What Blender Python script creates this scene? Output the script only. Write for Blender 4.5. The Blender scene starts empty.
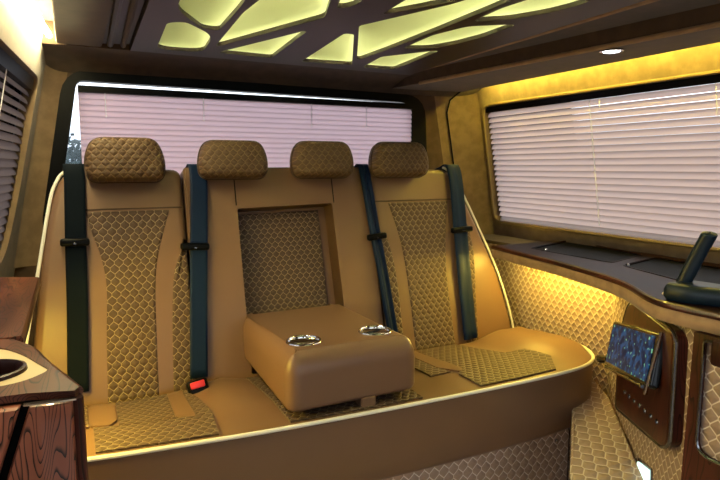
import bpy, bmesh, math, random
from mathutils import Vector, Matrix

# ------------------------------------------------------------------ camera, sky, light, exposure
sc = bpy.context.scene
COL = sc.collection
R = math.radians
cam = bpy.data.cameras.new('camera'); cam.sensor_width = 36.0; cam.lens = 36.0*575/720
cam.clip_start = 0.02
camo = bpy.data.objects.new('camera', cam); COL.objects.link(camo)
camo.location = (0, 0, 1.10); camo.rotation_euler = (R(90-7.24), 0, R(-26.5))
sc.camera = camo

world = bpy.data.worlds.new('sky'); sc.world = world; world.use_nodes = True
wn = world.node_tree; wn.nodes.clear()
wo = wn.nodes.new('ShaderNodeOutputWorld'); wb = wn.nodes.new('ShaderNodeBackground')
# bright hazy sky: pale blue at the horizon, brighter overhead
wt = wn.nodes.new('ShaderNodeTexCoord'); wx = wn.nodes.new('ShaderNodeSeparateXYZ'); wr = wn.nodes.new('ShaderNodeValToRGB')
wn.links.new(wt.outputs['Generated'], wx.inputs[0]); wn.links.new(wx.outputs[2], wr.inputs[0]); wn.links.new(wr.outputs[0], wb.inputs[0])
for p, c in ((0.0, (.58, .74, .90, 1)), (.14, (.60, .78, .95, 1)), (.45, (2.0, 2.12, 2.3, 1)), (1.0, (3.0, 3.15, 3.4, 1))):
    e = wr.color_ramp.elements.new(p) if p not in (0.0, 1.0) else wr.color_ramp.elements[int(p)]
    e.color = c
wb.inputs[1].default_value = 1.0
wn.links.new(wb.outputs[0], wo.inputs[0])

def portal(name, loc, rot, sx, sy):
    l = bpy.data.lights.new(name, 'AREA'); l.shape = 'RECTANGLE'; l.size = sx; l.size_y = sy
    l.cycles.is_portal = True
    o = bpy.data.objects.new(name, l); COL.objects.link(o); o.location = loc; o.rotation_euler = rot
portal('portal_rear', (0.62, 2.10, 1.12), (R(-90), 0, 0), 1.5, 0.6)
portal('portal_right', (1.72, 1.05, 1.12), (0, R(90), 0), 0.7, 2.0)
portal('portal_left', (-0.42, 1.05, 1.12), (0, R(-90), 0), 0.7, 2.2)
portal('portal_door', (-.50, -.50, .75), (0, R(-90), 0), 1.35, 1.2)
portal('portal_fill', (1.74, -.44, 1.11), (0, R(90), 0), .62, 1.2)
portal('portal_front', (0.7, -1.12, .83), (R(90), 0, 0), 1.9, 1.3)

sc.view_settings.view_transform = 'Standard'; sc.view_settings.look = 'None'
sc.view_settings.gamma = 1.0; sc.view_settings.use_curve_mapping = False
sc.view_settings.exposure = 0.02
sc.cycles.max_bounces = 8; sc.cycles.diffuse_bounces = 5; sc.cycles.glossy_bounces = 4
sc.cycles.transparent_max_bounces = 12; sc.cycles.caustics_reflective = False; sc.cycles.caustics_refractive = False
sc.cycles.sample_clamp_indirect = 6.0
sc.cycles.use_denoising = True
random.seed(4)

# ------------------------------------------------------------------ materials
def srgb(r, g, b):
    f = lambda c: (c/255/12.92) if c/255 <= .04045 else ((c/255+.055)/1.055)**2.4
    return (f(r), f(g), f(b), 1)
class NT:
    def __init__(s, name):
        s.m = bpy.data.materials.new(name); s.m.use_nodes = True; s.t = s.m.node_tree; s.t.nodes.clear()
        s.out = s.n('ShaderNodeOutputMaterial'); s.p = s.n('ShaderNodeBsdfPrincipled'); s.l(s.p.outputs[0], s.out.inputs[0])
    def n(s, k): return s.t.nodes.new(k)
    def l(s, a, b): s.t.links.new(a, b)
    def math(s, op, a, b=None, c=None):
        x = s.n('ShaderNodeMath'); x.operation = op
        for i, v in enumerate((a, b, c)):
            if v is None: continue
            if isinstance(v, (int, float)): x.inputs[i].default_value = v
            else: s.l(v, x.inputs[i])
        return x.outputs[0]
    def mix(s, f, a, b):
        x = s.n('ShaderNodeMix'); x.data_type = 'RGBA'
        for sock, v in ((x.inputs[0], f), (x.inputs[6], a), (x.inputs[7], b)):
            if isinstance(v, (int, float)): sock.default_value = v
            elif isinstance(v, tuple): sock.default_value = v
            else: s.l(v, sock)
        return x.outputs[2]
    def ss(s, v, a, b):
        x = s.n('ShaderNodeMapRange'); x.interpolation_type = 'SMOOTHSTEP'
        s.l(v, x.inputs[0]); x.inputs[1].default_value = a; x.inputs[2].default_value = b
        return x.outputs[0]
    def bump(s, h, strength, dist):
        b = s.n('ShaderNodeBump'); b.inputs['Strength'].default_value = strength; b.inputs['Distance'].default_value = dist
        s.l(h, b.inputs['Height']); s.l(b.outputs[0], s.p.inputs['Normal'])
    def set(s, **k):
        for a, v in k.items():
            s.p.inputs[a.replace('_', ' ')].default_value = v
    def noise(s, scale, detail=3, coord='Object', vec=None):
        x = s.n('ShaderNodeTexNoise'); x.inputs['Scale'].default_value = scale; x.inputs['Detail'].default_value = detail
        if vec is None:
            tc = s.n('ShaderNodeTexCoord'); vec = tc.outputs[coord]
        s.l(vec, x.inputs['Vector']); return x.outputs[0]

def plain(name, col, rough=.5, metal=0.0, coat=0.0, bump=0, bscale=200, **k):
    t = NT(name); t.set(Base_Color=col, Roughness=rough, Metallic=metal, Coat_Weight=coat, **k)
    if bump: t.bump(t.noise(bscale, 4), bump, .002)
    return t.m
def leather(name, col, rough=.42):
    t = NT(name); n = t.noise(9, 3)
    c2 = tuple(v*.86 for v in col[:3])+(1,)
    t.l(t.mix(n, col, c2), t.p.inputs['Base Color'])
    t.set(Roughness=rough, Specular_IOR_Level=.4); t.bump(t.noise(420, 3), .12, .001); return t.m
def suede(name, col, rough=.95):
    t = NT(name); n = t.noise(26, 6)
    t.l(t.mix(t.ss(n, .3, .7), tuple(v*.82 for v in col[:3])+(1,), tuple(min(1, v*1.14) for v in col[:3])+(1,)), t.p.inputs['Base Color'])
    t.set(Roughness=rough, Specular_IOR_Level=.15, Sheen_Weight=.15, Sheen_Roughness=.5)
    t.bump(t.noise(300, 3), .15, .001); return t.m
def quilt(name, base, thread, w, h, wv=1.6, line=.06, bump=.55, rough=.6):
    t = NT(name); uv = t.n('ShaderNodeUVMap'); sp = t.n('ShaderNodeSeparateXYZ'); t.l(uv.outputs[0], sp.inputs[0])
    u = t.math('ABSOLUTE', t.math('SUBTRACT', t.math('FRACT', t.math('DIVIDE', sp.outputs[0], w)), .5))
    v = t.math('ABSOLUTE', t.math('SUBTRACT', t.math('FRACT', t.math('DIVIDE', sp.outputs[1], h)), .5))
    sq = lambda x: t.math('MULTIPLY', x, x)
    va = t.math('MULTIPLY', sq(v), wv); vb = t.math('MULTIPLY', sq(t.math('SUBTRACT', .5, v)), wv)
    dA = t.math('ADD', sq(u), va); dA2 = t.math('ADD', sq(t.math('SUBTRACT', 1, u)), va)
    dB = t.math('ADD', sq(t.math('SUBTRACT', .5, u)), vb); dB2 = t.math('ADD', sq(t.math('ADD', .5, u)), vb)
    eA = t.math('SUBTRACT', t.math('MINIMUM', dA2, dB), dA); eB = t.math('SUBTRACT', t.math('MINIMUM', dA, dB2), dB)
    e = t.math('MAXIMUM', eA, eB)
    n = t.noise(40, 3)
    bc = t.mix(n, base, tuple(x*.8 for x in base[:3])+(1,))
    m = t.ss(e, line*.6, line*1.7)
    t.l(t.mix(m, thread, bc), t.p.inputs['Base Color'])
    t.set(Roughness=rough, Specular_IOR_Level=.3)
    t.bump(t.math('POWER', t.ss(e, 0.0, .55), .6), bump, h*.16); return t.m
def wood(name, c0, c1, dark, scale=9, axis='X', rough=.16, coat=1.0, spec=.5, K=24):
    t = NT(name); tc = t.n('ShaderNodeTexCoord'); mp = t.n('ShaderNodeMapping'); t.l(tc.outputs['Object'], mp.inputs[0])
    mp.inputs['Scale'].default_value = {'X': (.16, 1, 1), 'Y': (1, .16, 1), 'Z': (1, 1, .16)}[axis]
    n = t.noise(scale, 2.2, vec=mp.outputs[0])
    f = t.math('FRACT', t.math('MULTIPLY', n, K))
    c = t.mix(t.ss(t.noise(scale*.8, 2, vec=mp.outputs[0]), .35, .65), c0, c1)
    t.l(t.mix(t.ss(f, .02, .34), dark, c), t.p.inputs['Base Color'])
    t.set(Roughness=.35, Coat_Weight=coat, Coat_Roughness=rough*.25, Specular_IOR_Level=spec); return t.m
def glow(name, col, strength):
    t = NT(name); t.set(Base_Color=(col[0], col[1], col[2], 1), Emission_Color=col, Emission_Strength=strength, Roughness=.5); return t.m
def slatmat(name, col, trans):
    t = NT(name); d = t.n('ShaderNodeBsdfTranslucent'); d.inputs[0].default_value = trans
    t.set(Base_Color=col, Roughness=.35)
    mx = t.n('ShaderNodeMixShader'); mx.inputs[0].default_value = .88
    t.l(t.p.outputs[0], mx.inputs[1]); t.l(d.outputs[0], mx.inputs[2]); t.l(mx.outputs[0], t.out.inputs[0]); return t.m
def glassmat(name, tint):
    t = NT(name); tr = t.n('ShaderNodeBsdfTransparent'); tr.inputs[0].default_value = tint
    g = t.n('ShaderNodeBsdfGlossy'); g.inputs['Roughness'].default_value = .02
    fr = t.n('ShaderNodeFresnel'); fr.inputs[0].default_value = 1.45
    mx = t.n('ShaderNodeMixShader'); t.l(fr.outputs[0], mx.inputs[0]); t.l(tr.outputs[0], mx.inputs[1]); t.l(g.outputs[0], mx.inputs[2])
    t.l(mx.outputs[0], t.out.inputs[0]); return t.m

TAN = srgb(111, 84, 64)
M = {}
M['leather'] = leather('tan_leather', TAN)
M['leather_arm'] = leather('tan_leather_armrest', srgb(113, 85, 67), .36)
M['quilt'] = quilt('quilted_seat_leather', srgb(80, 62, 50), srgb(140, 122, 100), .0225, .033, wv=1.75, line=.042)
M['quilt_head'] = quilt('quilted_headrest_leather', srgb(80, 60, 42), srgb(112, 90, 64), .021, .027, wv=1.5, line=.04)
M['quilt_niche'] = quilt('quilted_niche_leather', srgb(76, 60, 50), srgb(136, 116, 98), .021, .029, wv=1.75, line=.045)
M['quilt_wall'] = quilt('quilted_wall_leather', srgb(150, 126, 108), srgb(206, 188, 170), .029, .037, wv=1.4, line=.055)
M['quilt_base'] = quilt('quilted_base_leather', srgb(172, 146, 126), srgb(222, 206, 190), .032, .046, line=.05)
M['quilt_carpet'] = quilt('quilted_floor_leather', srgb(172, 150, 138), srgb(214, 200, 190), .040, .046, line=.06)
M['floor'] = quilt('bounce_quilted_floor', srgb(206, 190, 176), srgb(226, 214, 204), .040, .046, line=.06)  # unseen floor, made pale to bounce daylight up at the bench front
M['piping'] = plain('white_piping', srgb(220, 217, 208), .5)
M['suede'] = suede('brown_suede', srgb(108, 90, 70))
M['suede_head'] = suede('dark_brown_suede', srgb(72, 56, 44))
M['suede_tan'] = suede('tan_suede', srgb(150, 122, 94), .8)
M['panel'] = plain('ceiling_panel_grey', srgb(60, 50, 43), .45, Specular_IOR_Level=.2, bump=.05)
M['black'] = plain('black_trim', srgb(7, 8, 10), .35, Specular_IOR_Level=.08)
M['tray'] = plain('matt_black_tray', srgb(4, 5, 7), .5, Specular_IOR_Level=.05)
M['gloss_black'] = plain('gloss_black', srgb(8, 11, 16), .2, coat=.15, Specular_IOR_Level=.2)
M['belt'] = plain('belt_webbing', srgb(9, 16, 24), .75, Specular_IOR_Level=.05)
M['belt_sheen'] = plain('sheen_belt_webbing', srgb(12, 30, 58), .55, Specular_IOR_Level=.12)  # same dark webbing, with the blue window sheen put into its colour
M['rest'] = plain('dark_blue_leatherette', srgb(14, 30, 44), .42, Specular_IOR_Level=.35)
M['wood'] = wood('walnut_gloss', srgb(176, 104, 76), srgb(128, 70, 50), srgb(28, 12, 8), 18, 'Z', coat=.8, spec=.3, K=34)
M['wood_flat'] = wood('walnut_gloss_top', srgb(110, 62, 44), srgb(70, 36, 26), srgb(20, 9, 7), 16, 'Y', coat=.4, spec=.25, K=30)
M['wood_dark'] = wood('dark_walnut_gloss', srgb(76, 36, 28), srgb(48, 22, 16), srgb(26, 11, 8), 14, 'Z', coat=.15, spec=.2)
M['wood_shelf'] = wood('dark_walnut_shelf', srgb(36, 18, 13), srgb(20, 10, 7), srgb(8, 4, 3), 14, 'Y', coat=.0, spec=.06)
M['chrome'] = plain('chrome', srgb(225, 225, 228), .12, 1.0)
M['steel'] = plain('dark_steel', srgb(120, 122, 126), .2, 1.0)
M['cream'] = plain('cream_leather', srgb(214, 192, 146), .4)
M['frame_tan'] = plain('tan_edging', srgb(112, 92, 62), .6)
M['slat_pink'] = slatmat('blind_slat', srgb(220, 190, 194), srgb(236, 208, 214))
M['slat_white'] = slatmat('blind_slat_white', srgb(222, 200, 192), srgb(234, 210, 200))
M['slat_dim'] = slatmat('dimmed_blind_slat', srgb(170, 154, 146), srgb(120, 104, 98))  # left blind greyed for the dark outside: shade put into the colour
M['cord'] = plain('white_cord', srgb(238, 236, 238), .6)
M['glass'] = glassmat('window_glass', (.98, .99, 1, 1))
M['led_yellow'] = glow('yellow_led', (1.0, .80, .11, 1), 130)
M['led_left'] = glow('warm_white_led', (1.0, .87, .46, 1), 190)
M['led_shelf'] = glow('amber_led', (1.0, .76, .11, 1), 240)
M['led_low'] = glow('amber_led_low', (1.0, .74, .08, 1), 420)
M['led_cell'] = glow('cell_led', (1.0, .98, .64, 1), 42)
M['diffuser'] = slatmat('light_diffuser', (.5, .55, .3, 1), (.96, .98, .78, 1))
M['backing'] = plain('white_backing', srgb(225, 228, 205), .7)
M['lamp_white'] = glow('white_lamp', (.85, .93, 1, 1), 30)
M['lamp_cyan'] = glow('cool_lamp', (.72, 1, .98, 1), 1.1)
M['red'] = plain('red_button', srgb(196, 44, 58), .35)
M['leaf'] = plain('leaf', srgb(52, 70, 70), .7)
M['bark'] = plain('bark', srgb(80, 66, 54), .9)
M['ground_bounce'] = plain('pale_bounce_ground', srgb(216, 212, 206), .9, bump=.2, bscale=60)  # outside ground made pale so it throws more daylight into the cabin
def screenmat():
    t = NT('screen_image'); uv = t.n('ShaderNodeUVMap'); 
    x = t.n('ShaderNodeTexVoronoi'); x.inputs['Scale'].default_value = 90; t.l(uv.outputs[0], x.inputs['Vector'])
    n = t.noise(45, 2, vec=uv.outputs[0])
    c = t.mix(t.ss(n, .45, .62), (.001, .008, .03, 1), (.006, .06, .16, 1))
    c = t.mix(t.ss(t.noise(75, 1, vec=uv.outputs[0]), .66, .72), c, (.20, .55, .30, 1))
    t.l(c, t.p.inputs['Emission Color']); t.set(Base_Color=(.01, .01, .02, 1), Roughness=.3, Specular_IOR_Level=.04, Emission_Strength=1.0); return t.m
M['screen'] = screenmat()

# ------------------------------------------------------------------ mesh helpers
class MB:
    def __init__(s):
        s.bm = bmesh.new(); s.uv = s.bm.loops.layers.uv.new('UVMap')
    def face(s, vs, uvs=None, smooth=True):
        try: f = s.bm.faces.new(vs)
        except ValueError: return None
        f.smooth = smooth
        if uvs:
            for lp, c in zip(f.loops, uvs): lp[s.uv].uv = c
        return f
    def grid(s, fn, nu, nv, uvfn=None, wrapu=False, wrapv=False):
        P = [[s.bm.verts.new(fn(i/(nu if not wrapu else nu), j/nv)) for j in range(nv+(0 if wrapv else 1))] for i in range(nu+(0 if wrapu else 1))]
        uf = uvfn or (lambda a, b: (a, b))
        for i in range(nu):
            for j in range(nv):
                i2, j2 = (i+1) % len(P), (j+1) % len(P[0])
                s.face([P[i][j], P[i2][j], P[i2][j2], P[i][j2]], [uf(i/nu, j/nv), uf((i+1)/nu, j/nv), uf((i+1)/nu, (j+1)/nv), uf(i/nu, (j+1)/nv)])
        return P
    def box(s, lo, hi, bev=0.0, seg=2, rot=None, mat=None):
        c = [(a+b)/2 for a, b in zip(lo, hi)]; d = [max(1e-5, b-a) for a, b in zip(lo, hi)]
        r = bmesh.ops.create_cube(s.bm, size=1.0)
        vs = r['verts']
        bmesh.ops.scale(s.bm, vec=d, verts=vs)
        if bev:
            es = list({e for v in vs for e in v.link_edges})
            rr = bmesh.ops.bevel(s.bm, geom=es, offset=min(bev, min(d)*.49), segments=seg, affect='EDGES', profile=.5)
            vs = list({v for f in rr['faces'] for v in f.verts} | {v for v in vs if v.is_valid})
            # collect the whole island
            seen = set(vs); st = list(vs)
            while st:
                v = st.pop()
                for e in v.link_edges:
                    o = e.other_vert(v)
                    if o not in seen: seen.add(o); st.append(o)
            vs = list(seen)
        m = Matrix.Translation(c)
        if rot: m = m @ rot.to_4x4()
        if mat: m = mat @ m
        bmesh.ops.transform(s.bm, matrix=m, verts=vs)
        fs = {f for v in vs for f in v.link_faces}
        for f in fs:
            f.smooth = bool(bev); n = f.normal
            f.normal_update(); n = f.normal
            ax = max(range(3), key=lambda k: abs(n[k]))
            for lp in f.loops:
                q = lp.vert.co
                lp[s.uv].uv = ((q.y, q.z), (q.x, q.z), (q.x, q.y))[ax]
        return s
    def tube(s, pts, r, seg=8, closed=False, cap=True):
        pts = [Vector(p) for p in pts]; n = len(pts); rings = []
        prev = None
        for i, p in enumerate(pts):
            a = pts[i-1] if (i > 0 or closed) else pts[i]
            b = pts[(i+1) % n] if (i < n-1 or closed) else pts[i]
            t = (b-a).normalized()
            if prev is None:
                prev = t.orthogonal().normalized()
            nrm = (prev - t*prev.dot(t)).normalized(); prev = nrm; bn = t.cross(nrm)
            rr = r[i] if isinstance(r, (list, tuple)) else r
            rings.append([s.bm.verts.new(p+(nrm*math.cos(2*math.pi*k/seg)+bn*math.sin(2*math.pi*k/seg))*rr) for k in range(seg)])
        m = n if closed else n-1
        for i in range(m):
            A, B = rings[i], rings[(i+1) % n]
            for k in range(seg):
                s.face([A[k], A[(k+1) % seg], B[(k+1) % seg], B[k]])
        if cap and not closed:
            s.face(list(reversed(rings[0]))); s.face(rings[-1])
        return s
    def lathe(s, prof, center, axis=(0, 0, 1), seg=24):
        c = Vector(center); ax = Vector(axis).normalized(); u = ax.orthogonal().normalized(); v = ax.cross(u)
        rings = []
        for r, h in prof:
            rings.append([s.bm.verts.new(c+ax*h+(u*math.cos(2*math.pi*k/seg)+v*math.sin(2*math.pi*k/seg))*max(r, 1e-5)) for k in range(seg)])
        for A, B in zip(rings, rings[1:]):
            for k in range(seg): s.face([A[k], A[(k+1) % seg], B[(k+1) % seg], B[k]])
        if prof[0][0] > 1e-4: s.face(list(reversed(rings[0])))
        if prof[-1][0] > 1e-4: s.face(rings[-1])
        return s
    def plate(s, outer, holes, mp, n0, n1):
        t = bmesh.new(); loops = []
        for poly in [outer]+holes:
            vs = [t.verts.new((a, b, 0)) for a, b in poly]; loops.append(vs)
            for i in range(len(vs)): t.edges.new((vs[i], vs[(i+1) % len(vs)]))
        t.verts.index_update()
        bmesh.ops.triangle_fill(t, use_beauty=True, use_dissolve=False, edges=t.edges[:])
        t.verts.index_update(); t.verts.ensure_lookup_table()
        co = [tuple(v.co[:2]) for v in t.verts]
        A = [s.bm.verts.new(mp(a, b, n0)) for a, b in co]; B = [s.bm.verts.new(mp(a, b, n1)) for a, b in co]
        for f in t.faces:
            ix = [v.index for v in f.verts]
            s.face([A[i] for i in ix], [co[i] for i in ix], False); s.face([B[i] for i in reversed(ix)], [co[i] for i in reversed(ix)], False)
        for L in loops:
            ix = [v.index for v in L]
            for i in range(len(ix)):
                a, b = ix[i], ix[(i+1) % len(ix)]
                s.face([A[a], A[b], B[b], B[a]], [co[a], co[b], co[b], co[a]], False)
        t.free(); return s
    def slab(s, outline, mp, prof, uvo=(0, 0), scaled=False):
        """outline (a,b) counter-clockwise; prof = [(inset, n), ...] back to front; caps at both ends"""
        if area(outline) < 0: outline = outline[::-1]
        rings = []
        cx = sum(p[0] for p in outline)/len(outline); cy = sum(p[1] for p in outline)/len(outline)
        for ins, n in prof:
            pts = [(cx+(a-cx)*ins, cy+(b-cy)*ins) for a, b in outline] if scaled else inset(outline, ins)
            rings.append(([s.bm.verts.new(mp(a, b, n)) for a, b in pts], [(a+uvo[0], b+uvo[1]) for a, b in pts]))
        k = len(outline)
        for (A, ua), (B, ub) in zip(rings, rings[1:]):
            for i in range(k):
                j = (i+1) % k
                s.face([A[i], A[j], B[j], B[i]], [ua[i], ua[j], ub[j], ub[i]])
        s.face(list(reversed(rings[0][0])), list(reversed(rings[0][1]))); s.face(rings[-1][0], rings[-1][1])
        return s
    def build(s, name, mat, parent=None, wn=False, recalc=True):
        if recalc: bmesh.ops.recalc_face_normals(s.bm, faces=s.bm.faces[:])
        for e in s.bm.edges:
            if len(e.link_faces) == 2 and e.calc_face_angle(0) > R(42): e.smooth = False
        me = bpy.data.meshes.new(name); s.bm.to_mesh(me); s.bm.free()
        me.materials.append(mat)
        o = bpy.data.objects.new(name, me); COL.objects.link(o)
        if parent is not None:
            o.parent = parent
            o.matrix_parent_inverse = Matrix.Translation(-parent_world(parent))
        if wn:
            w = o.modifiers.new('wn', 'WEIGHTED_NORMAL'); w.keep_sharp = True
        return o
def parent_world(p):        # parts are modelled in world coordinates: only a thing's base is offset
    return p.location.copy() if p.parent is None else Vector((0, 0, 0))
def area(p): return sum(p[i][0]*p[(i+1) % len(p)][1]-p[(i+1) % len(p)][0]*p[i][1] for i in range(len(p)))/2
def inset(p, d):
    if abs(d) < 1e-9: return list(p)
    out = []; n = len(p)
    for i in range(n):
        a, b, c = Vector(p[i-1]), Vector(p[i]), Vector(p[(i+1) % n])
        e1 = (b-a).normalized(); e2 = (c-b).normalized()
        n1 = Vector((-e1.y, e1.x)); n2 = Vector((-e2.y, e2.x)); m = n1+n2
        m = m/max(.35, m.length_squared/1.0)*1.0 if m.length > 1e-6 else n1
        k = (n1+n2); k = k/(1+n1.dot(n2)) if (1+n1.dot(n2)) > .3 else n1
        q = b+k*d; out.append((q.x, q.y))
    return out
def rpoly(pts, r, seg=5):
    """round every corner; r is one radius or one per corner"""
    out = []; n = len(pts)
    for i in range(n):
        rr = r[i] if isinstance(r, (list, tuple)) else r
        a, b, c = Vector(pts[i-1]), Vector(pts[i]), Vector(pts[(i+1) % n])
        d1, d2 = (a-b), (c-b); l = min(rr, d1.length*.48, d2.length*.48)
        if l < 1e-4: out.append((b.x, b.y)); continue
        p, q = b+d1.normalized()*l, b+d2.normalized()*l
        for k in range(seg+1):
            t = k/seg; z = p*(1-t)**2+b*2*t*(1-t)+q*t*t; out.append((z.x, z.y))
    return out
def spline(pts, n=6, closed=False):
    P = [Vector(p) for p in pts]; out = []; m = len(P)
    for i in range(m if closed else m-1):
        g = lambda k: P[k % m] if closed else P[max(0, min(m-1, k))]
        p0, p1, p2, p3 = g(i-1), g(i), g(i+1), g(i+2)
        for j in range(n):
            t = j/n
            out.append(.5*((2*p1)+(p2-p0)*t+(2*p0-5*p1+4*p2-p3)*t*t+(3*p1-p0-3*p2+p3)*t**3))
    if not closed: out.append(P[-1])
    return [tuple(v) for v in out]
def sm(x, a, b):
    t = max(0, min(1, (x-a)/(b-a))); return t*t*(3-2*t)
def interp(x, xs, ys):
    if x <= xs[0]: return ys[0]
    for i in range(len(xs)-1):
        if x <= xs[i+1]: return ys[i]+(ys[i+1]-ys[i])*(x-xs[i])/(xs[i+1]-xs[i])
    return ys[-1]

def tag(o, label, cat, group=None, kind=None):
    o['label'] = label; o['category'] = cat
    if group: o['group'] = group
    if kind: o['kind'] = kind
    return o
def thing(name, loc, label, cat, group=None):
    o = bpy.data.objects.new(name, None); o.empty_display_size = .05; COL.objects.link(o); o.location = loc
    return tag(o, label, cat, group)
def struct(o):
    o['kind'] = 'structure'; return o
XY = lambda z: (lambda a, b, n: (a, b, z+n))

# ------------------------------------------------------------------ the shell
def rwx(z): return 1.53+.1875*(1.35-z)                        # right wall leans out downwards
def lwx(y, z): return -.066+.0815*(y-1.9)-.2*(1.35-z)          # left wall leans out and away
RW = lambda a, b, n: (rwx(b)+n, a, b)
LW = lambda a, b, n: (lwx(a, b)-n, a, b)
BW = lambda a, b, n: (a, 2.0+n, b)

struct(MB().plate([(-.6, -1.2), (1.9, -1.2), (1.9, 2.1), (-.6, 2.1)], [], XY(.10), -.05, 0).build('floor', M['floor']))
win_r = rpoly([(.30, .868), (1.948, .868), (1.938, 1.350), (.30, 1.345)], .045)
win_fill = rpoly([(-1.0, .86), (.12, .86), (.12, 1.37), (-.85, 1.37)], .05)  # unseen cab window, added to bring more daylight onto the bench front
struct(MB().plate([(-1.1, .80), (2.03, .80), (2.03, 1.50), (-1.1, 1.50)], [win_r, win_fill], RW, 0, .035).build('wall_right', M['suede']))
win_l = rpoly([(.30, .85), (1.80, .85), (1.86, 1.0), (1.895, 1.350), (.30, 1.35)], [.05, .08, .1, .05, .05])
struct(MB().plate([(.05, .70), (2.03, .70), (2.03, 1.52), (-1.1, 1.52), (-1.1, 1.40), (.05, 1.40)], [win_l], LW, 0, .035).build('wall_left', M['suede']))
fr_out = rpoly([(-.085, .90), (1.30, .90), (1.275, 1.372), (.005, 1.385)], [.05, .05, .08, .07])
fr_in = rpoly([(-.045, .94), (1.240, .94), (1.205, 1.352), (.030, 1.362)], [.03, .03, .03, .02])
struct(MB().plate([(-.36, .0), (1.80, .0), (1.80, 1.52), (-.36, 1.52)], [fr_out], BW, 0, .05).build('wall_back', M['suede_head']))
struct(MB().plate([(-.6, .0), (1.9, .0), (1.9, 1.55), (-.6, 1.55)], [rpoly([(-.20, .22), (1.60, .22), (1.50, 1.44), (-.10, 1.44)], .1)],
       lambda a, b, n: (a, -1.1-n, b), 0, .05).build('wall_front', M['suede_head']))
# lower side walls in quilted leather
lowr = spline([(1.50, 2.0), (1.50, 1.72), (1.455, 1.24), (1.40, 1.13), (1.14, .775), (1.085, .66), (1.07, .45), (1.07, -.2), (1.07, -1.05)], 6)
ln = [0]
for p, q in zip(lowr, lowr[1:]): ln.append(ln[-1]+math.dist(p, q))
mb = MB(); nn = len(lowr)-1
mb.grid(lambda u, v: (*lowr[round(u*nn)], .10+.70*v), nn, 1, lambda u, v: (-ln[round(u*nn)], .10+.70*v))
struct(mb.build('wall_right_lower', M['quilt_wall']))
mb = MB(); mb.grid(lambda u, v: (-.235, .05+1.95*u, .10+.66*v), 1, 1, lambda u, v: (2.9*u, .66*v))
struct(mb.build('wall_left_lower', M['quilt_wall']))
# ledge under the right window
struct(MB().plate([(1.48, 2.0), (1.48, 1.60), (1.70, 1.60), (1.70, 2.0)], [], XY(.81), -.012, 0).build('trim_1', M['suede_head']))
# headliner: flat field with a curved header down to the rear window
hl = [(-1.1, 1.497), (1.842, 1.497), (1.844, 1.436), (1.90, 1.430), (1.96, 1.406), (2.02, 1.374)]
mb = MB(); mb.grid(lambda u, v: (-.45+2.2*v, *hl[round(u*5)]), 5, 1)
struct(mb.build('ceiling', M['suede_head']))
struct(MB().plate([(-.6, -1.15), (1.9, -1.15), (1.9, 2.05), (-.6, 2.05)], [], XY(1.56), 0, .03).build('roof', M['black']))
# rounded corner pillars
def pillar(name, x0, x1, dirx, lean, mat, seam=False):
    def fn(u, v):
        a = u*math.pi/2; z = .80+.66*v; off = lean*(1.35-z)
        return (x0+off+(x1-x0)*math.sin(a), 2.0-.05*(1-math.cos(a)), z)
    mb = MB(); mb.grid(fn, 10, 6); return struct(mb.build(name, mat))
pillar('pillar_right', 1.34, 1.535, 1, .1875, M['suede'])
pillar('pillar_left', .0, -.066, -1, -.2, M['suede'])
# dark seam on the right pillar
struct(MB().tube([(1.385+.1875*(1.35-z), 1.992, z) for z in (.82, 1.0, 1.2, 1.32)]+[(1.40, 1.985, 1.37), (1.43, 1.965, 1.40), (1.46, 1.93, 1.425)], .0035, 6).build('trim_2', M['black']))
# soffits along both sides
sof = [(1.115, 2.0), (1.15, 1.82), (1.183, 1.516), (1.254, .797), (1.32, .1), (1.36, -1.05), (1.425, -1.05), (1.425, 1.94)]
struct(MB().plate(sof, [], XY(1.40), 0, .096).build('trim_3', M['suede_head']))
struct(MB().tube([(a, b, 1.402) for a, b in sof[1:6]], .0065, 8).build('trim_4', M['suede_tan']))
struct(MB().box((-.018, -1.05, 1.437), (.098, 1.84, 1.496), .006).build('trim_5', M['suede_head']))
# roof mouldings beside the light panel
for k, (xa, xb, m, r) in enumerate([(.118, .096, 'panel', .009), (.152, .122, 'suede_head', .008), (1.128, 1.085, 'suede_tan', .008)]):
    pts = [(xa, 1.815, 1.443), (xa+(xb-xa)*.5, 1.3, 1.443), (xb, .75, 1.443), (xb, -.6, 1.443)]
    struct(MB().tube(pts, r, 8).build('trim_%d' % (6+k), M[m]))

# windows: frame + pane each
def window(name, outer, inner, mp, fn0, fn1, gn, edge=None):
    o = struct(MB().plate(outer, [inner], mp, fn0, fn1).build(name, M['black']))
    struct(MB().plate(inset(inner if area(inner) > 0 else inner[::-1], -.008), [], mp, gn, gn+.004).build('window_pane', M['glass'], o))
    if edge:
        struct(MB().tube([mp(a, b, -.002) for a, b in edge], .006, 8, True).build('window_edging', M['frame_tan'], o))
window('window_1', inset(fr_out, -.01), fr_in, BW, -.008, .03, .035)
window('window_2', inset(win_r, -.012), inset(win_r, .014), RW, .036, .05, .043, win_r)
window('window_3', inset(win_l, -.012), inset(win_l, .018), LW, .036, .05, .043)
window('fill_window', inset(win_fill, -.012), inset(win_fill, .014), RW, .036, .05, .043)
wf = rpoly([(-.20, .22), (1.60, .22), (1.50, 1.44), (-.10, 1.44)], .1)
window('window_4', inset(wf, -.012), inset(wf, .02), lambda a, b, n: (a, -1.1-n, b), .04, .07, .05)

# outside: ground and a few trees behind the van
struct(MB().plate([(-40, -40), (40, -40), (40, 40), (-40, 40)], [], XY(-.55), -.1, 0).build('ground', M['ground_bounce']))

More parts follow.
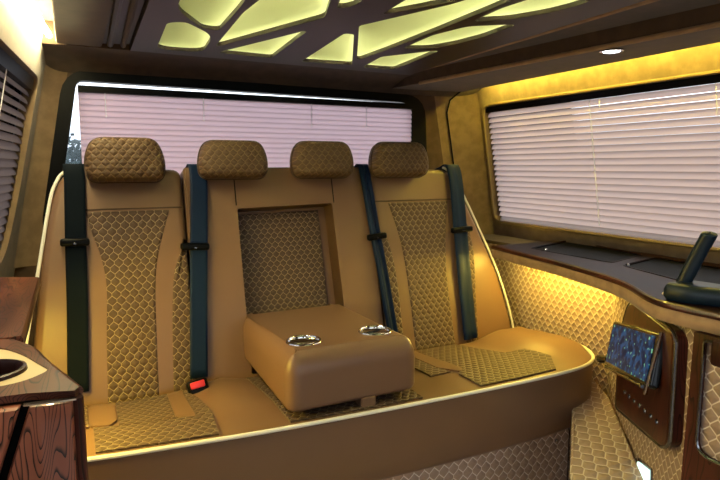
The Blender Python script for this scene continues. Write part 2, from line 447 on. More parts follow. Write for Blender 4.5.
# ------------------------------------------------------------------ LED strips
def strip(name, pts, w, m, label):
    mb = MB(); mb.tube(pts, w, 6); o = mb.build(name, M[m]); return tag(o, label, 'light strip')
strip('led_strip', [(1.462, 1.965, 1.432), (1.462, .2, 1.432)], .006, 'led_yellow', 'yellow light strip in the cove above the right window')
strip('led_strip', [(-.030, 1.88, 1.458), (-.098, 1.15, 1.462), (-.12, .7, 1.466)], .007, 'led_left', 'bright warm light strip in the cove above the left window')
strip('led_strip', [(1.372, 1.60, .784), (1.365, 1.20, .784)], .004, 'led_shelf', 'amber light strip under the right wooden shelf')
strip('led_strip', [(-.120, 1.44, .770), (-.120, 1.10, .770)], .005, 'led_low', 'amber light strip under the left wooden shelf')

# ------------------------------------------------------------------ ceiling light panel
LP = thing('ceiling_light_panel', (.62, .9, 1.43), 'dark ceiling panel with glowing yellow-green leaf shaped windows', 'ceiling light')
cells = dict(
 A=([(.238, 1.755), (.221, 1.433), (.252, 1.410), (.323, 1.500), (.343, 1.574), (.357, 1.744)], .05),
 B=([(.222, 1.305), (.214, 1.19), (.24, 1.02), (.31, 1.0), (.330, 1.223), (.338, 1.454), (.305, 1.452)], .05),
 C=([(.378, 1.640), (.355, 1.267), (.362, 1.05), (.43, .93), (.472, 1.08), (.520, 1.227)], .02),
 D=([(.405, 1.727), (.533, 1.369), (.562, 1.738)], .012),
 E=([(.672, 1.752), (.633, 1.350), (.652, 1.350), (.832, 1.735)], .012),
 F=([(.631, 1.261), (.718, 1.02), (.76, .80), (.80, .78), (.803, .942), (.814, 1.223), (.818, 1.477), (.814, 1.645)], .012),
 G=([(.628, 1.142), (.618, 1.013), (.655, .80), (.72, .74), (.708, .987)], .012),
 H=([(.519, 1.145), (.484, 1.02), (.464, .86), (.51, .80), (.538, 1.0), (.536, 1.120)], .02),
 I=([(.843, 1.106), (.830, .988), (.842, .85), (.88, .77), (.925, .78), (.950, .906), (.937, .98), (.902, 1.055)], .02),
 J=([(.855, 1.440), (.840, 1.266), (.862, 1.155), (.948, 1.088), (.960, 1.228), (.946, 1.335), (.917, 1.408)], .02),
 K=([(.892, 1.760), (.861, 1.576), (.958, 1.422), (.976, 1.54), (1.000, 1.755)], .015),
 N=([(.22, .9), (.22, .4), (.40, .35), (.43, .75), (.30, .92)], .05),
 O=([(.50, .70), (.50, .30), (.72, .30), (.70, .66)], .04),
 Q=([(.80, .66), (.80, .28), (.96, .26), (.95, .70)], .04),
 R1=([(.22, .25), (.22, -.30), (.36, -.40), (.44, .20)], .05), R2=([(.52, .20), (.46, -.30), (.66, -.30), (.72, .20)], .04), R3=([(.80, .18), (.74, -.30), (.95, -.30), (.95, .16)], .04),
 R4=([(.22, -.42), (.22, -.86), (.52, -.86), (.44, -.42)], .05), R5=([(.60, -.42), (.62, -.86), (.95, -.86), (.95, -.42)], .05))
cl = {k: inset(rpoly(p if area(p) > 0 else p[::-1], r), -.004) for k, (p, r) in cells.items()}
pan = [(.170, 1.815), (1.118, 1.838), (1.085, 1.45), (1.045, .80), (1.03, .05), (1.03, -.95), (.12, -.95), (.12, .05), (.14, .80), (.16, 1.30)]
MB().plate(pan, list(cl.values()), XY(1.43), 0, .010).build('panel', M['panel'], LP)
pin = inset(pan if area(pan) > 0 else pan[::-1], .004)
MB().plate(pan if area(pan) > 0 else pan[::-1], [pin], XY(1.44), 0, .054).build('housing', M['panel'], LP)
MB().plate(pin, [], XY(1.490), 0, .003).build('backing', M['backing'], LP)
for k, p in cl.items():
    q = p if area(p) > 0 else p[::-1]
    d = MB().plate(inset(q, -.008), [], XY(1.4405), 0, .002).build('diffuser', M['diffuser'], LP)
    run = []; runs = []
    for i in range(len(q)+1):                                   # lamps along the rear and right-hand rim of each window
        a, b = Vector(q[i % len(q)]), Vector(q[(i+1) % len(q)]); e = b-a
        if e.length < 1e-5: continue
        nrm = Vector((e.y, -e.x)).normalized()
        if nrm.dot(Vector((.55, .83))) > .12:
            if not run: run.append(a)
            run.append(b)
        elif run: runs.append(run); run = []
    if run: runs.append(run)
    for rn in runs:
        if sum((rn[i+1]-rn[i]).length for i in range(len(rn)-1)) > .05:
            MB().tube([(v.x, v.y, 1.458) for v in rn], .0016, 5).build('light_tube', M['led_cell'], d)
# side fillers between the light panel and the soffits
struct(MB().plate([(.098, .05), (.118, .05), (.138, .80), (.158, 1.30), (.168, 1.812), (.098, 1.84)], [], XY(1.447), 0, .048).build('trim_10', M['panel']))
struct(MB().plate([(1.30, .05), (1.032, .05), (1.047, .80), (1.087, 1.45), (1.12, 1.836), (1.145, 1.836), (1.183, 1.516), (1.254, .797)], [], XY(1.445), 0, .05).build('trim_11', M['suede_head']))

# recessed spot light in the right soffit
DL = thing('spot_light', (1.268, 1.085, 1.40), 'small round white spot light in the right ceiling edge', 'spot light')
MB().lathe([(.024, .004), (.029, .002), (.030, -.002), (.026, -.004), (.022, -.003), (.021, .003)], (1.268, 1.085, 1.398)).build('ring', M['chrome'], DL)
MB().lathe([(.0, -.0035), (.012, -.003), (.0205, -.001), (.0205, .002)], (1.268, 1.085, 1.398)).build('lens', M['lamp_white'], DL)

# ------------------------------------------------------------------ blinds
def blind(name, label, mp, a0, a1, z0, z1, pitch, w, tilt, mat, cords, head, headh):
    """mp(a, z, n): n points into the cabin"""
    B = thing(name, mp((a0+a1)/2, z0, 0), label, 'blind', 'venetian blinds at the windows')
    mb = MB(); z = z1-headh-pitch*.5; ct, st = math.cos(tilt), math.sin(tilt)
    while z > z0:
        rows = []
        for k in range(6):
            t = k/5-.5; c = .16*w*(1-(2*t)**2)
            rows.append((z+t*w*st+c*ct*.9, -t*w*ct+c*st*.9))
        mb.grid(lambda u, v, rows=rows: mp(a0+(a1-a0)*u, *rows[round(v*5)]), 1, 5)
        z -= pitch
    mb.build('slats', mat, B, recalc=False)
    hb = MB()
    for (za, zb, na, nb) in [(z1-headh, z1, -.012, .014)]:
        P = [[hb.bm.verts.new(mp(a, zz, n)) for zz, n in ((za, na), (zb, na), (zb, nb), (za, nb))] for a in (a0, a1)]
        for i in range(4): hb.face([P[0][i], P[0][(i+1) % 4], P[1][(i+1) % 4], P[1][i]], smooth=False)
        hb.face(P[0][::-1], smooth=False); hb.face(P[1], smooth=False)
    hb.build('headrail', head, B)
    for (a, zl) in cords:
        MB().tube([mp(a, z1-headh, .014), mp(a, zl, .014)], .0012, 5).build('cord', M['cord'], B)
    return B
blind('window_blind', 'closed pinkish venetian blind behind the rear headrests', lambda a, z, n: (a, 1.965-n, z), .031, 1.203, .97, 1.343, .0172, .021, R(62),
      M['slat_pink'], [(.105, 1.25), (.40, 1.25), (.78, 1.24), (1.0, 1.25)], M['black'], .020)
blind('window_blind', 'wide venetian blind over the long right side window', lambda a, z, n: (rwx(z)+.022-n*.98, a, z-.18*n), .31, 1.930, .874, 1.345, .0215, .0255, R(47),
      M['slat_white'], [(1.36, 1.29), (.98, 1.24), (1.40, .90), (.8, .9)], M['black'], .022)
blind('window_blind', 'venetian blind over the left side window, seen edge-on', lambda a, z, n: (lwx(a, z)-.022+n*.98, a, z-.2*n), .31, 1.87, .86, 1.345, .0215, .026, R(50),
      M['slat_dim'], [(1.5, 1.1)], M['black'], .03)

# ------------------------------------------------------------------ rear bench
BENCH = thing('rear_bench_seat', (.66, 1.45, .10), 'wide tan leather rear bench with quilted panels and white piping', 'bench seat')
SBm = lambda a, b, n: (a, 1.58+.26*(b-.48)-.968*n, b+.252*n)
PAD = [(.03, -.105), (0, -.075), (0, -.030), (.004, -.014), (.012, -.004), (.024, 0)]
PATCH = [(-.002, -.008), (0, -.002), (.003, .0025), (.008, .004)]
def backrest(outline, rad):
    b = MB().slab(rpoly(outline, rad), SBm, PAD).build('backrest', M['leather'], BENCH, wn=True); return b
def patch(poly, mp, mat, parent, name='quilted_insert', prof=PATCH, sp=None):
    return MB().slab(poly if sp is None else spline(poly, sp, True), mp, prof).build(name, mat, parent, wn=True)
def cut(pts, n=5):        # smooth polyline
    return spline(pts, n)
bl = backrest([(-.135, .46), (.286, .46), (.290, 1.10), (-.022, 1.097), (-.060, 1.00), (-.088, .84)], [0, 0, .035, .05, .05, .05])
left_in = cut([(.027, .980), (.040, .92), (.057, .86), (.066, .78), (.058, .65), (.050, .47)])+cut([(.180, .47), (.186, .65), (.193, .775), (.207, .86), (.246, .980)])
patch(left_in, SBm, M['quilt'], bl)
patch(cut([(.283, .895), (.262, .855), (.240, .79), (.226, .65), (.216, .47)])+[(.283, .47)], SBm, M['quilt'], bl)
br = backrest([(.896, .46), (1.425, .46), (1.425, .55), (1.395, .705), (1.330, .885), (1.262, 1.045), (1.225, 1.097), (.896, 1.10)], [0, .04, .05, .05, .06, .05, .05, .035])
patch(cut([(.957, .980), (.978, .90), (.992, .82), (.998, .70), (.998, .47)])+cut([(1.160, .47), (1.160, .69), (1.170, .81), (1.185, .9), (1.205, .980)]), SBm, M['quilt'], br)
patch([(.905, .47), (.957, .47)]+cut([(.961, .658), (.957, .773), (.940, .86), (.905, .90)]), SBm, M['quilt'], br)
patch(cut([(1.205, .47), (1.205, .68), (1.214, .80), (1.235, .89)])+cut([(1.27, .93), (1.29, .80), (1.27, .6), (1.26, .47)])[::1], SBm, M['quilt'], br)
# centre backrest: a frame around the armrest niche
niche = rpoly([(.438, .50), (.757, .50), (.752, .984), (.440, .976)], .008)
cb = MB()
outc = rpoly([(.290, .46), (.892, .46), (.892, 1.10), (.292, 1.10)], .012)
cb.plate(inset(outc, .006), [niche], SBm, -.10, .0)
cb.plate(outc, [niche], SBm, -.095, -.006)
bc = cb.build('backrest', M['leather'], BENCH)
MB().slab([(.430, .48), (.765, .48), (.765, .99), (.430, .985)], SBm, [(0, -.125), (0, -.075), (.004, -.070)]).build('niche_lining', M['leather'], bc)
patch([(.447, .52), (.728, .52), (.728, .974), (.447, .968)], lambda a, b, n: SBm(a, b, n-.066), M['quilt_niche'], bc)
# stitched seams on the centre headrest section
for xs in (.438, .758):
    MB().tube([SBm(xs, .985, .0005), SBm(xs, 1.085, .0005)], .0016, 5).build('seam', M['black'], bc)
for pts in ([(.0, .985), (.285, .985)], [(.90, .985), (1.262, .985)]):
    MB().tube([SBm(*p, .001) for p in pts], .0022, 5).build('seam', M['suede_head'], bl if pts[0][0] < .5 else br)
# white piping down both outer edges
MB().tube([SBm(*p, -.012) for p in spline([(.05, 1.101), (-.012, 1.092), (-.040, 1.058), (-.058, 1.0), (-.090, .84), (-.137, .60), (-.140, .48)], 5)], .0045, 8).build('piping', M['piping'], bl)
MB().tube([SBm(*p, -.012) for p in spline([(1.21, 1.101), (1.238, 1.085), (1.266, 1.046), (1.333, .886), (1.398, .706), (1.429, .55), (1.428, .47)], 5)], .004, 8).build('piping', M['piping'], br)

# headrests
def headrest(cx, cz, w, h, d, yaw=0):
    out = rpoly([(-w*.47, -h/2), (w*.47, -h/2), (w*.5, 0), (w*.40, h/2), (-w*.40, h/2), (-w*.5, 0)], [.028, .028, .05, .055, .055, .05], 6)
    prof = [(.05, -d*.5), (.5, -d*.5), (.8, -d*.46), (.93, -d*.38), (1, -d*.2), (1, d*.15), (.975, d*.30), (.93, d*.40), (.86, d*.47), (.75, d*.52), (.5, d*.56), (.25, d*.58), (.04, d*.585)]
    mp = lambda a, b, n: (cx+a, 1.702-.98*n+.15*b, cz+b+.12*n)
    h = MB().slab(out, mp, prof, scaled=True).build('headrest', M['quilt_head'], BENCH, wn=True)
    MB().tube([mp(a, b, -.0) for a, b in inset(out, -.001)], .0022, 6, True).build('seam', M['suede_head'], h)
    for sx in (-.05, .05):
        MB().tube([(cx+sx, 1.745, cz-.02), (cx+sx, 1.765, cz-.12)], .006, 8).build('post', M['steel'], h)
headrest(.134, 1.118, .205, .118, .10)
headrest(.428, 1.120, .205, .110, .10)
headrest(.712, 1.122, .205, .112, .10)
headrest(.993, 1.123, .210, .116, .10)

# seat cushion with a curved front
FX = [(-.16, 1.27), (-.10, 1.225), (.0, 1.195), (.2, 1.170), (.42, 1.150), (.76, 1.135), (1.0, 1.130), (1.19, 1.133), (1.30, 1.148), (1.375, 1.185), (1.425, 1.250), (1.445, 1.34), (1.447, 1.50)]
front = spline(FX, 6)
NF = len(front)-1
def cz(x, y):
    z = .500+.024*sm(1.56-y, 0, .30)
    z += .030*sm(x, 1.17, 1.33)*(1-sm(x, 1.40, 1.455))*sm(y, 1.15, 1.36)
    z += .020*math.exp(-((x-.335)/.06)**2)*sm(y, 1.2, 1.4)
    z -= .045*sm(y, 1.535, 1.585)
    z -= .008*math.exp(-((x-.13)/.10)**2)*sm(y, 1.2, 1.4)
    return z
def yfront(x): return interp(x, [p[0] for p in front], [p[1] for p in front])
def cpt(u, v):
    i = round(u*NF); x, y = front[i]; xb = -.15+1.57*u if i < 2 else min(1.425, max(-.15, x)); yb = 1.62
    # v: 0 back bottom .. top .. front edge .. down the valance .. bottom
    dirx, diry = 0, 1
    if x > 1.30: 
        k = sm(x, 1.30, 1.447); dirx, diry = -.9*k, 1-.75*k; L = math.hypot(dirx, diry); dirx /= L; diry /= L
    def at(d, z): return (x+dirx*d, y+diry*d, z)
    tv = v*36-20
    if tv <= 9:
        w = (tv+20)/29; yy = yb+(y+.014-yb)*w; xx = xb+(x+dirx*.014-xb)*w
        return (xx, yy, cz(xx, yy)+.004)
    prof = [(.006, .527), (.0, .522), (.0, .500), (-.001, .450), (.001, .400), (.008, .355), (.028, .335)]
    d, z = prof[min(6, int(round(tv))-10)]
    return at(d, z)
mb = MB(); mb.grid(cpt, NF, 36, lambda u, v: (front[round(u*NF)][0], 1.6-v*.5))
cush = mb.build('seat_cushion', M['leather'], BENCH)
MB().tube([(x-.002*(x > 1.4), y-.001, .529) for x, y in front[:-8]], .005, 8).build('piping', M['piping'], cush)
CU = lambda dx=0: (lambda a, b, n: (a, b, cz(a, b)+.004+n))
def cpatch(poly, mat='quilt', name='quilted_insert', lift=.005):
    """polygon laid on the cushion: resampled finely so that it follows the surface"""
    mb = MB(); poly = [Vector(p) for p in (rpoly(poly, .010, 3) if name == 'leather_band' else poly)]
    t = bmesh.new(); vs = [t.verts.new((p.x, p.y, 0)) for p in poly]; t.faces.new(vs)
    for ax in (0, 1):
        lo = min(p[ax] for p in poly); hi = max(p[ax] for p in poly); s = lo+.03
        while s < hi:
            co = [0, 0, 0]; no = [0, 0, 0]; co[ax] = s; no[ax] = 1
            bmesh.ops.bisect_plane(t, geom=t.verts[:]+t.edges[:]+t.faces[:], plane_co=co, plane_no=no); s += .03
    t.verts.index_update()
    mp = CU(); V = {}
    for v in t.verts:
        V[v.index] = mb.bm.verts.new(mp(v.co.x, v.co.y, lift))
    for f in t.faces:
        mb.face([V[v.index] for v in f.verts], [(v.co.x, v.co.y) for v in f.verts])
    for e in t.edges:
        if len(e.link_faces) == 1:
            a, b = e.verts
            d = [mb.bm.verts.new(mp(q.co.x, q.co.y, -.006)) for q in (a, b)]
            mb.face([V[a.index], V[b.index], d[1], d[0]], [(a.co.x, a.co.y), (b.co.x, b.co.y)]*2, False)
    t.free()
    return mb.build(name, M[mat], cush)
yf = yfront
cpatch([(.070, 1.575), (.064, 1.345), (.184, 1.325), (.194, 1.555)])
fl = [(x, yf(x)+.020) for x in (.012, .07, .13, .19, .252)]
cpatch(fl+[(.262, 1.305), (.255, 1.44), (.240, 1.53), (.232, 1.525), (.228, 1.300), (.184, 1.320), (.064, 1.340), (.012, 1.352)])
cpatch([(-.10, 1.575), (-.10, 1.36), (.003, 1.36), (.003, 1.575)], 'quilt')
cpatch([(.008, 1.575), (.006, 1.360), (.046, 1.350), (.062, 1.385), (.066, 1.572)], 'leather', 'leather_band', .0056)
cpatch([(.195, 1.555), (.185, 1.325), (.226, 1.300), (.231, 1.545)], 'leather', 'leather_band', .0056)
cpatch([(.41, 1.57), (.41, yf(.41)+.022), (.58, yf(.58)+.020), (.75, yf(.75)+.020), (.76, 1.57)])
# right-hand seat cushion
cpatch([(.965, 1.545), (.962, 1.285), (.93, 1.25), (.93, yf(.93)+.022), (1.06, yf(1.06)+.022), (1.20, yf(1.2)+.026), (1.255, 1.235), (1.230, 1.325), (1.172, 1.345), (1.122, 1.545)])
cpatch([(.926, 1.545), (.905, 1.32), (.944, 1.262), (.962, 1.274), (.963, 1.545)], 'leather', 'leather_band', .0056)
cpatch([(.860, 1.545), (.850, 1.27), (.92, 1.275), (.903, 1.32), (.922, 1.545)])
# base box and quilted base panel under the cushion
MB().box((-.10, 1.24, .10), (1.335, 1.62, .345), .01).build('base', M['suede_head'], BENCH)
bpn = MB().slab(rpoly([(.10, .11), (1.335, .11), (1.335, .308), (1.29, .325), (.10, .325)], [.01, .01, .03, .03, .01]), lambda a, b, n: (a, 1.225-n, b),
          [(0, -.02), (0, .0), (.003, .004), (.010, .006)], ).build('base_panel', M['quilt_base'], BENCH, wn=True)
MB().tube([(a, 1.221, b) for a, b in rpoly([(.10, .115), (1.330, .115), (1.330, .305), (1.29, .320), (.10, .320)], [.01, .01, .03, .03, .01])], .003, 6, True).build('piping', M['suede_head'], bpn)
MB().lathe([(.0, .006), (.004, .005), (.006, .002), (.006, 0)], (1.272, 1.218, .275), (0, -1, 0), 12).build('stud', M['chrome'], bpn)

# fold-down armrest with two cup holders
arm_out = rpoly([(.402, 1.165), (.745, 1.165), (.748, 1.66), (.425, 1.66)], [.035, .035, .01, .01], 5)
holes = [(.478, 1.262), (.672, 1.262)]
def armf(a, b, n):
    s = sm(1.66-b, 0, .5)
    return (a+(.012 if n > .1 else 0)*0, b, .548+(n*(.94+.06*s)) - .010*(1-s))
mb = MB()
circ = lambda c, r: [(c[0]+r*math.cos(2*math.pi*k/28), c[1]+r*math.sin(2*math.pi*k/28)) for k in range(28)]
ar = arm_out if area(arm_out) > 0 else arm_out[::-1]
prof = [(.014, 0), (.004, .006), (0, .016), (0, .085), (.003, .105), (.010, .122), (.020, .133), (.034, .138)]
rings = []
for ins, n in prof:
    pts = inset(ar, ins); rings.append([mb.bm.verts.new(armf(a, b, n)) for a, b in pts])
for A, B in zip(rings, rings[1:]):
    for i in range(len(A)): mb.face([A[i], A[(i+1) % len(A)], B[(i+1) % len(A)], B[i]])
mb.face(rings[0][::-1])
top = inset(ar, .034)
t = MB(); t.plate(top, [circ(c, .038) for c in holes], armf, .138, .134)
arm_top = t
ARM = mb.build('armrest', M['leather_arm'], BENCH, wn=True)
arm_top.build('armrest_top', M['leather_arm'], ARM)
for c in holes:
    z = armf(c[0], c[1], .138)[2]
    MB().lathe([(.0355, -.010), (.036, .000), (.0385, .0035), (.042, .0030), (.0435, .0), (.040, -.003)], (c[0], c[1], z), (0, 0, 1), 32).build('cup_holder', M['chrome'], ARM)
    MB().lathe([(.0, -.055), (.032, -.055), (.0352, -.008)], (c[0], c[1], z), (0, 0, 1), 32).build('cup_lining', M['black'], ARM)
MB().slab(rpoly([(.585, .528), (.625, .528), (.625, .556), (.585, .556)], .008), lambda a, b, n: (a, 1.168-n, b), [(0, -.03), (0, .0), (.003, .003)]).build('pull_tab', M['leather_arm'], ARM)

# ------------------------------------------------------------------ seat belts
def belt(label, pts, w0, w1, clip, curl=0, mat='belt_sheen'):
    B = thing('seat_belt', SBm(pts[-1][0], pts[-1][1], .01), label, 'seat belt', 'dark seat belts hanging over the bench back')
    path = [(pts[0][0]-.004, 1.090, -.10), (pts[0][0]-.002, 1.104, -.075), (pts[0][0], 1.107, -.03), (pts[0][0], 1.104, .004)] + [(a, b, .016) for a, b in pts]
    P = [SBm(*p) for p in path]; P = spline(P, 5); n = len(P)-1
    def fn(u, v):
        i = round(u*n); p = P[i]; w = w0+(w1-w0)*u; o = (v-.5)*w
        return (p[0]+o, p[1]-curl*math.sin(v*math.pi*2)*.5, p[2])
    mb = MB(); mb.grid(fn, n, 6, lambda u, v: (v*.05, u))
    o = mb.build('webbing', M[mat], B)
    s = o.modifiers.new('thick', 'SOLIDIFY'); s.thickness = .002; s.offset = 0
    c = SBm(clip[0], clip[1], .022)
    cp = MB().box((-clip[2]/2, -.010, -.010), (clip[2]/2, .010, .010), .006, 3, mat=Matrix.Translation(c) @ Matrix.Rotation(clip[3], 4, 'Y')).build('belt_guide', M['black'], B)
    MB().box((-.004, -.012, -.005), (.004, -.0095, .0), .001, 1, mat=Matrix.Translation(c) @ Matrix.Rotation(clip[3], 4, 'Y')).build('guide_mark', M['steel'], cp)
belt('dark seat belt at the left end of the bench, beside the walnut console', [(.006, 1.05), (.0, .90), (-.006, .72), (-.016, .525)], .052, .050, (-.002, .899, .070, .03), 0, 'belt')
belt('dark seat belt beside the red buckle, right of the left headrest', [(.330, 1.05), (.315, .87), (.300, .70), (.285, .515)], .052, .048, (.303, .870, .080, .06))
belt('folded dark seat belt with blue sheen in its colour between the third and fourth headrest', [(.878, 1.03), (.889, .867), (.900, .74), (.908, .60), (.913, .53)], .042, .038, (.889, .867, .070, -.08), .016)
belt('dark seat belt with blue sheen in its colour at the right end beside the piped bolster', [(1.240, 1.04), (1.231, .867), (1.222, .70), (1.215, .50)], .062, .058, (1.234, .873, .088, -.05), .010)
BK = thing('belt_buckle', (.270, 1.50, .512), 'seat belt buckle with red button on the left seat cushion', 'buckle')
mt = Matrix.Translation((.268, 1.505, .522)) @ Matrix.Rotation(R(-18), 4, 'X') @ Matrix.Rotation(R(-8), 4, 'Y')
MB().box((-.027, -.014, -.03), (.027, .014, .018), .007, 3, mat=mt).build('buckle_body', M['black'], BK)
MB().box((-.020, -.017, -.004), (.018, -.011, .014), .003, 2, mat=mt).build('release_button', M['red'], BK)

# ------------------------------------------------------------------ right side shelf
SH = thing('side_shelf', (1.35, 1.1, .785), 'dark glossy wood shelf with black trays below the right window', 'shelf')
fl = spline([(1.305, 1.575), (1.285, 1.45), (1.250, 1.212), (1.178, .948), (1.085, .795), (1.066, .72), (1.072, .60), (1.075, .40), (1.075, .0)], 5)
shp = fl+[(1.60, .0), (1.64, 1.0), (1.660, 1.585)]
tr1 = rpoly([(1.375, 1.47), (1.655, 1.565), (1.595, 1.20), (1.372, 1.135)], .02)
tr2 = rpoly([(1.362, 1.095), (1.585, 1.15), (1.56, .62), (1.34, .62), (1.285, .82)], .03)
MB().plate(shp, [tr1, tr2], XY(.815), 0, .012).build('shelf_top', M['wood_shelf'], SH)
MB().tube([(a, b, .8215) for a, b in fl], .0075, 8).build('edge_moulding', M['wood_dark'], SH)
n = len(fl)-1
mb = MB(); mb.grid(lambda u, v: (fl[round(u*n)][0]+.006, fl[round(u*n)][1], .787+.032*v), n, 1); o = mb.build('apron', M['suede_tan'], SH)
o.modifiers.new('thick', 'SOLIDIFY').thickness = .008
MB().plate(fl[:-1]+[(1.46, .10), (1.52, 1.0), (1.52, 1.57)], [], XY(.790), 0, .004).build('underside', M['suede_tan'], SH)
for k, tr in enumerate((tr1, tr2)):
    q = tr if area(tr) > 0 else tr[::-1]
    T = MB().slab(inset(q, .002), XY(.815), [(0, -.008), (0, .006), (.002, .008)]).build('tray', M['tray'], SH)
    MB().tube([(a, b, .826) for a, b in q], .003, 6, True).build('tray_rim', M['wood_shelf'], T)
    c = [(1.40, 1.42), (1.385, 1.09)][k]
    MB().lathe([(.0, .006), (.004, .004), (.005, 0)], (c[0], c[1], .826), (0, 0, 1), 12).build('knob', M['chrome'], T)
MB().slab(rpoly([(1.125, .800), (1.19, .832), (1.25, .80), (1.15, .69), (1.105, .720)], .015), XY(.8265), [(0, 0), (0, .0012), (.001, .002)]).build('inlay', M['cream'], SH)
PS = thing('phone_stand', (1.13, .74, .828), 'dark blue padded stand with upright blade on the right shelf', 'phone stand')
mb = MB(); 
blade = spline([(1.128, .764, .835), (1.134, .750, .875), (1.139, .734, .920), (1.142, .718, .958), (1.142, .713, .970)], 5)
def bl_fn(u, v):
    p = blade[round(u*(len(blade)-1))]; a = v*2*math.pi; e = (1-max(0, (u-.85)/.15)**2*.85)*(.85+.15*min(1, u*4))
    ca, sa = math.cos(a), math.sin(a)
    return (p[0]+.014*e*ca*.8+.008*sa*.5, p[1]+.010*e*sa-.009*e*ca, p[2]+.004*sa*e)
mb.grid(bl_fn, len(blade)-1, 14, wrapv=True)
mb.build('upright_rest', M['rest'], PS)
MB().slab(rpoly([(1.085, .775), (1.085, .725), (1.15, .62), (1.20, .62), (1.17, .765)], [.02, .022, .03, .03, .02], 6), XY(.827), [(.006, 0), (0, .008), (0, .022), (.004, .031), (.012, .036)]).build('base_pad', M['rest'], PS, wn=True)

# ------------------------------------------------------------------ control panel on the right wall
A0, B0 = Vector((1.45, 1.2)), Vector((1.10, .72)); tt = (B0-A0).normalized(); nv = Vector((tt.y, -tt.x))
if nv.x > 0: nv = -nv
DW = lambda a, b, n: (A0.x+tt.x*a+nv.x*(n+.002), A0.y+tt.y*a+nv.y*(n+.002), b)
CP = thing('control_panel', DW(.37, .44, 0), 'dark wood control panel with small screen on the quilted right wall', 'control panel')
brd = rpoly([(.212, .440), (.262, .450), (.570, .505), (.604, .53), (.598, .752), (.575, .764), (.28, .764), (.212, .66)], [.03, .03, .04, .03, .03, .03, .05, .06], 6)
bd = MB().slab(brd, DW, [(0, -.01), (0, .016), (.003, .021), (.008, .023)]).build('board', M['wood_dark'], CP, wn=True)
MB().tube([DW(a, b, .018) for a, b in inset(brd if area(brd) > 0 else brd[::-1], -.001)], .004, 8, True).build('trim_strip', M['steel'], bd)
# tilted screen on a bracket
sc_c = Vector(DW(.384, .656, .036))
ux = Vector((tt.x, tt.y, 0)); uz = Vector((nv.x*-.2, nv.y*-.2, .98)).normalized(); un = ux.cross(uz)
if un.dot(Vector((nv.x, nv.y, 0))) < 0: un = -un
ux2 = (ux*math.cos(R(10.5))+uz*math.sin(R(10.5))); uz2 = (uz*math.cos(R(10.5))-ux*math.sin(R(10.5)))
SCm = lambda a, b, n: tuple(sc_c+ux2*a+uz2*b+un*n)
sd = MB().slab(rpoly([(-.165, -.060), (.165, -.060), (.165, .060), (-.165, .060)], .01), SCm, [(.004, -.012), (0, -.008), (0, .004), (.003, .008)]).build('screen_housing', M['gloss_black'], CP, wn=True)
MB().slab(rpoly([(-.152, -.050), (.140, -.050), (.140, .052), (-.152, .052)], .004), SCm, [(0, .004), (0, .0095)]).build('screen', M['screen'], sd)
MB().tube([SCm(-.155, -.064, .006), SCm(.12, -.064, .006)], .004, 8).build('lower_bar', M['steel'], sd)
MB().tube([SCm(.150, -.075, .008), SCm(.168, .064, .008)], .0045, 8).build('side_bar', M['chrome'], sd)
MB().tube([SCm(-.160, -.045, .0), SCm(-.215, -.052, .004)], [.010, .012], 10).build('handle', M['gloss_black'], sd)
MB().box((-.012, -.012, -.03), (.012, .012, .0), .004, mat=Matrix.Translation(SCm(0, .03, -.004))).build('bracket', M['black'], CP)
for k in range(7):
    p = DW(.298+.040*k, .520+.0047*k, .022); b = MB().lathe([(.0, .005), (.005, .004), (.0065, .0)], p, (nv.x, nv.y, 0), 12)
    b.build('button', M['steel'], CP)
# courtesy lamp low on the wall
CL = thing('courtesy_lamp', DW(.42, .30, 0), 'small glowing pale cyan lamp low on the quilted right wall', 'lamp')
MB().slab([(.374, .295), (.470, .325), (.456, .393), (.376, .372)], DW, [(0, -.005), (0, .006), (.002, .008)]).build('lens', M['lamp_cyan'], CL)
MB().slab([(.368, .285), (.476, .315), (.462, .400), (.370, .379)], DW, [(0, -.008), (0, .003)]).build('housing', M['steel'], CL)

# wood framed quilted panel at the right edge
FP = thing('side_cabinet', (1.07, .6, .45), 'wood framed quilted cabinet side at the right edge of the picture', 'cabinet')
CB = lambda a, b, n: (1.07-n, a, b)
MB().plate([(.28, .36), (.682, .36), (.676, .785), (.28, .785)], [rpoly([(.30, .548), (.655, .548), (.655, .775), (.30, .775)], [.01, .03, .01, .01])], CB, -.02, .014).build('frame', M['wood_dark'], FP)
MB().slab([(.29, .53), (.665, .53), (.665, .78), (.29, .78)], CB, [(0, -.02), (0, .004)]).build('quilted_panel', M['quilt_wall'], FP)
MB().tube([CB(a, b, .014) for a, b in rpoly([(.31, .548), (.655, .548), (.655, .775), (.31, .775)], [.01, .03, .01, .01])], .003, 6, True).build('trim_strip', M['steel'], FP)
MB().box((1.035, .30, .735), (1.075, .632, .785), .008).build('capping', M['wood_dark'], FP)

# quilted wheel arch step between the bench and the wall
arch = [(1.34, 1.5), (1.338, 1.222), (1.152, 1.05), (1.033, .94), (.94, .79), (1.13, .775), (1.40, 1.14), (1.455, 1.24), (1.49, 1.5)]
struct(MB().slab(arch, lambda a, b, n: (a+(.16 if n < .02 else 0), b, n+(.285+.085*sm(b, .78, 1.22) if n > .05 else .10)), [(0, 0), (.0, .055-.055+.0501), (.006, .058)]).build('trim_9', M['quilt_carpet']))

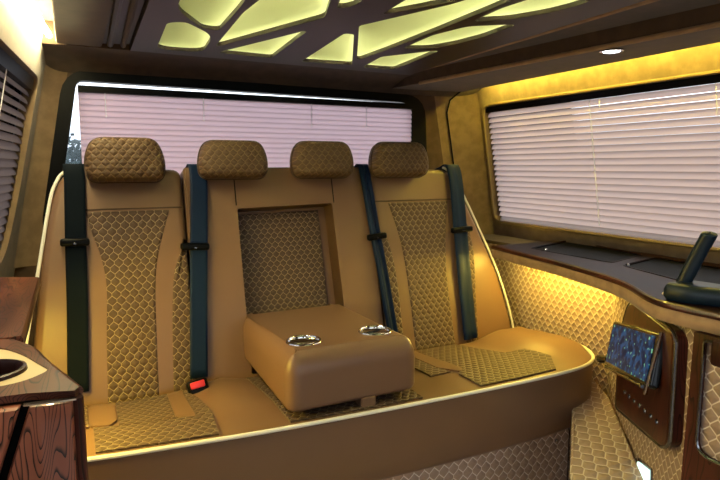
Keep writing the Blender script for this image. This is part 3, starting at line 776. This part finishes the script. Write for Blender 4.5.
# ------------------------------------------------------------------ left side: shelf and console
LS = thing('side_shelf', (-.14, 1.2, .82), 'wood topped shelf under the left window, left of the bench', 'shelf')
ls = [(-.075, .93), (-.075, 1.43), (-.17, 1.475), (-.225, 1.475), (-.25, .93)]
MB().slab(ls, XY(.838), [(.004, 0), (0, .004), (0, .018), (.003, .022)]).build('shelf_top', M['wood_flat'], LS, wn=True)
MB().slab([(-.10, .93), (-.10, 1.42), (-.23, 1.46), (-.25, .93)], XY(.778), [(.0, 0), (0, .06)]).build('apron', M['wood_dark'], LS)
CO = thing('console', (-.1, .72, .10), 'glossy walnut console with cream inlay and cup holder, lower left', 'console')
co = [(-.25, .927), (-.100, .926)]+spline([(-.088, .920), (-.060, .865), (-.041, .795), (-.013, .705), (-.006, .682)], 5)+[(-.010, .672), (-.056, .686), (-.25, .700)]
hole = [(-.112+.047*math.cos(2*math.pi*k/28), .782+.040*math.sin(2*math.pi*k/28)) for k in range(28)]
creamp = rpoly([(-.19, .900), (-.098, .886), (-.071, .843), (-.036, .757), (-.060, .727), (-.19, .70)], [.01, .02, .03, .012, .02, .01])
MB().plate(co, [creamp], XY(.852), 0, .008).build('rim', M['wood_flat'], CO)
MB().tube([(a, b, .855) for a, b in co[1:-3]], .005, 8).build('edge_moulding', M['wood_flat'], CO)
MB().plate(inset(creamp if area(creamp) > 0 else creamp[::-1], -.001), [hole], XY(.846), 0, .012).build('inlay', M['cream'], CO)
mb = MB()
for (ra, rb) in [((.066, .858, .052, .862), (.060, .858, .046, .862))]: pass
def cupf(u, v):
    prof = [(1.10, .857), (1.08, .862), (1.0, .863), (.94, .858), (.90, .82), (.86, .79), (.02, .788)]
    s, z = prof[round(v*6)]; a = 2*math.pi*u
    return (-.112+.047*s*math.cos(a), .782+.040*s*math.sin(a), z)
mb.grid(cupf, 32, 6, wrapu=True); mb.build('cup_holder', M['wood_dark'], CO)
MB().lathe([(.0, -.02), (.030, -.02), (.034, .0)], (-.112, .782, .812)).build('cup_lining', M['steel'], CO)
# front body: two wood doors with a dark gap
MB().slab([(-.014, .684), (-.052, .692), (-.25, .712), (-.25, .920), (-.11, .920), (-.018, .71)], XY(.10), [(0, 0), (0, .745)]).build('carcass', M['black'], CO)
def face_map(p, q):
    P, Q = Vector(p), Vector(q); t = (Q-P).normalized(); nr = Vector((t.y, -t.x))
    if nr.y > 0: nr = -nr
    return lambda a, b, n: (P.x+t.x*a+nr.x*n, P.y+t.y*a+nr.y*n, b), (Q-P).length
mp, L = face_map((-.25, .7004), (-.006, .672))
MPx = lambda x, z, n: mp((x+.25)*L/.244, z, n)
MB().slab([(-.053, .850), (-.078, .775), (-.150, .50), (-.150, .14), (-.012, .14), (-.012, .850)], MPx, [(0, -.006), (0, .004), (.002, .007)]).build('door', M['wood'], CO)
MB().slab([(-.062, .850), (-.25, .850), (-.25, .14), (-.158, .14), (-.158, .50), (-.087, .775)], MPx, [(0, -.006), (0, .004), (.002, .007)]).build('door', M['wood'], CO)
MB().tube([MPx(-.058, .853, .006), MPx(-.008, .853, .006)], .0022, 6).build('trim_strip', M['chrome'], CO)
MB().tube([(-.008, .674, .852), (-.008, .674, .14)], .006, 8).build('corner_post', M['wood_dark'], CO)

# ------------------------------------------------------------------ trees seen past the rear blind
def tree(label, x, y, h, r, seed):
    rnd = random.Random(seed); T = thing('tree', (x, y, -.55), label, 'tree', 'trees behind the van')
    MB().tube([(x, y, -.55), (x+.05, y, -.55+h*.4), (x, y, -.55+h*.7)], [.12, .09, .05], 8).build('trunk', M['bark'], T)
    mb = MB()
    for k in range(1500):
        a, b, c = rnd.gauss(0, .45), rnd.gauss(0, .45), rnd.gauss(0, .38)
        p = Vector((x+a*r, y+b*r, -.55+h*.62+c*h*.42)); s = rnd.uniform(.06, .13)
        if p.z < -.3: continue
        d1 = Vector((rnd.gauss(0, 1), rnd.gauss(0, 1), rnd.gauss(0, 1))).normalized(); d2 = d1.orthogonal().normalized()
        mb.face([mb.bm.verts.new(p+d1*s), mb.bm.verts.new(p+d2*s*.5), mb.bm.verts.new(p-d1*s), mb.bm.verts.new(p-d2*s*.5)], smooth=False)
    mb.build('foliage', M['leaf'], T, recalc=False)
tree('bushy tree seen through the left gap beside the rear blind', .1, 13, 2.3, 1.2, 1)
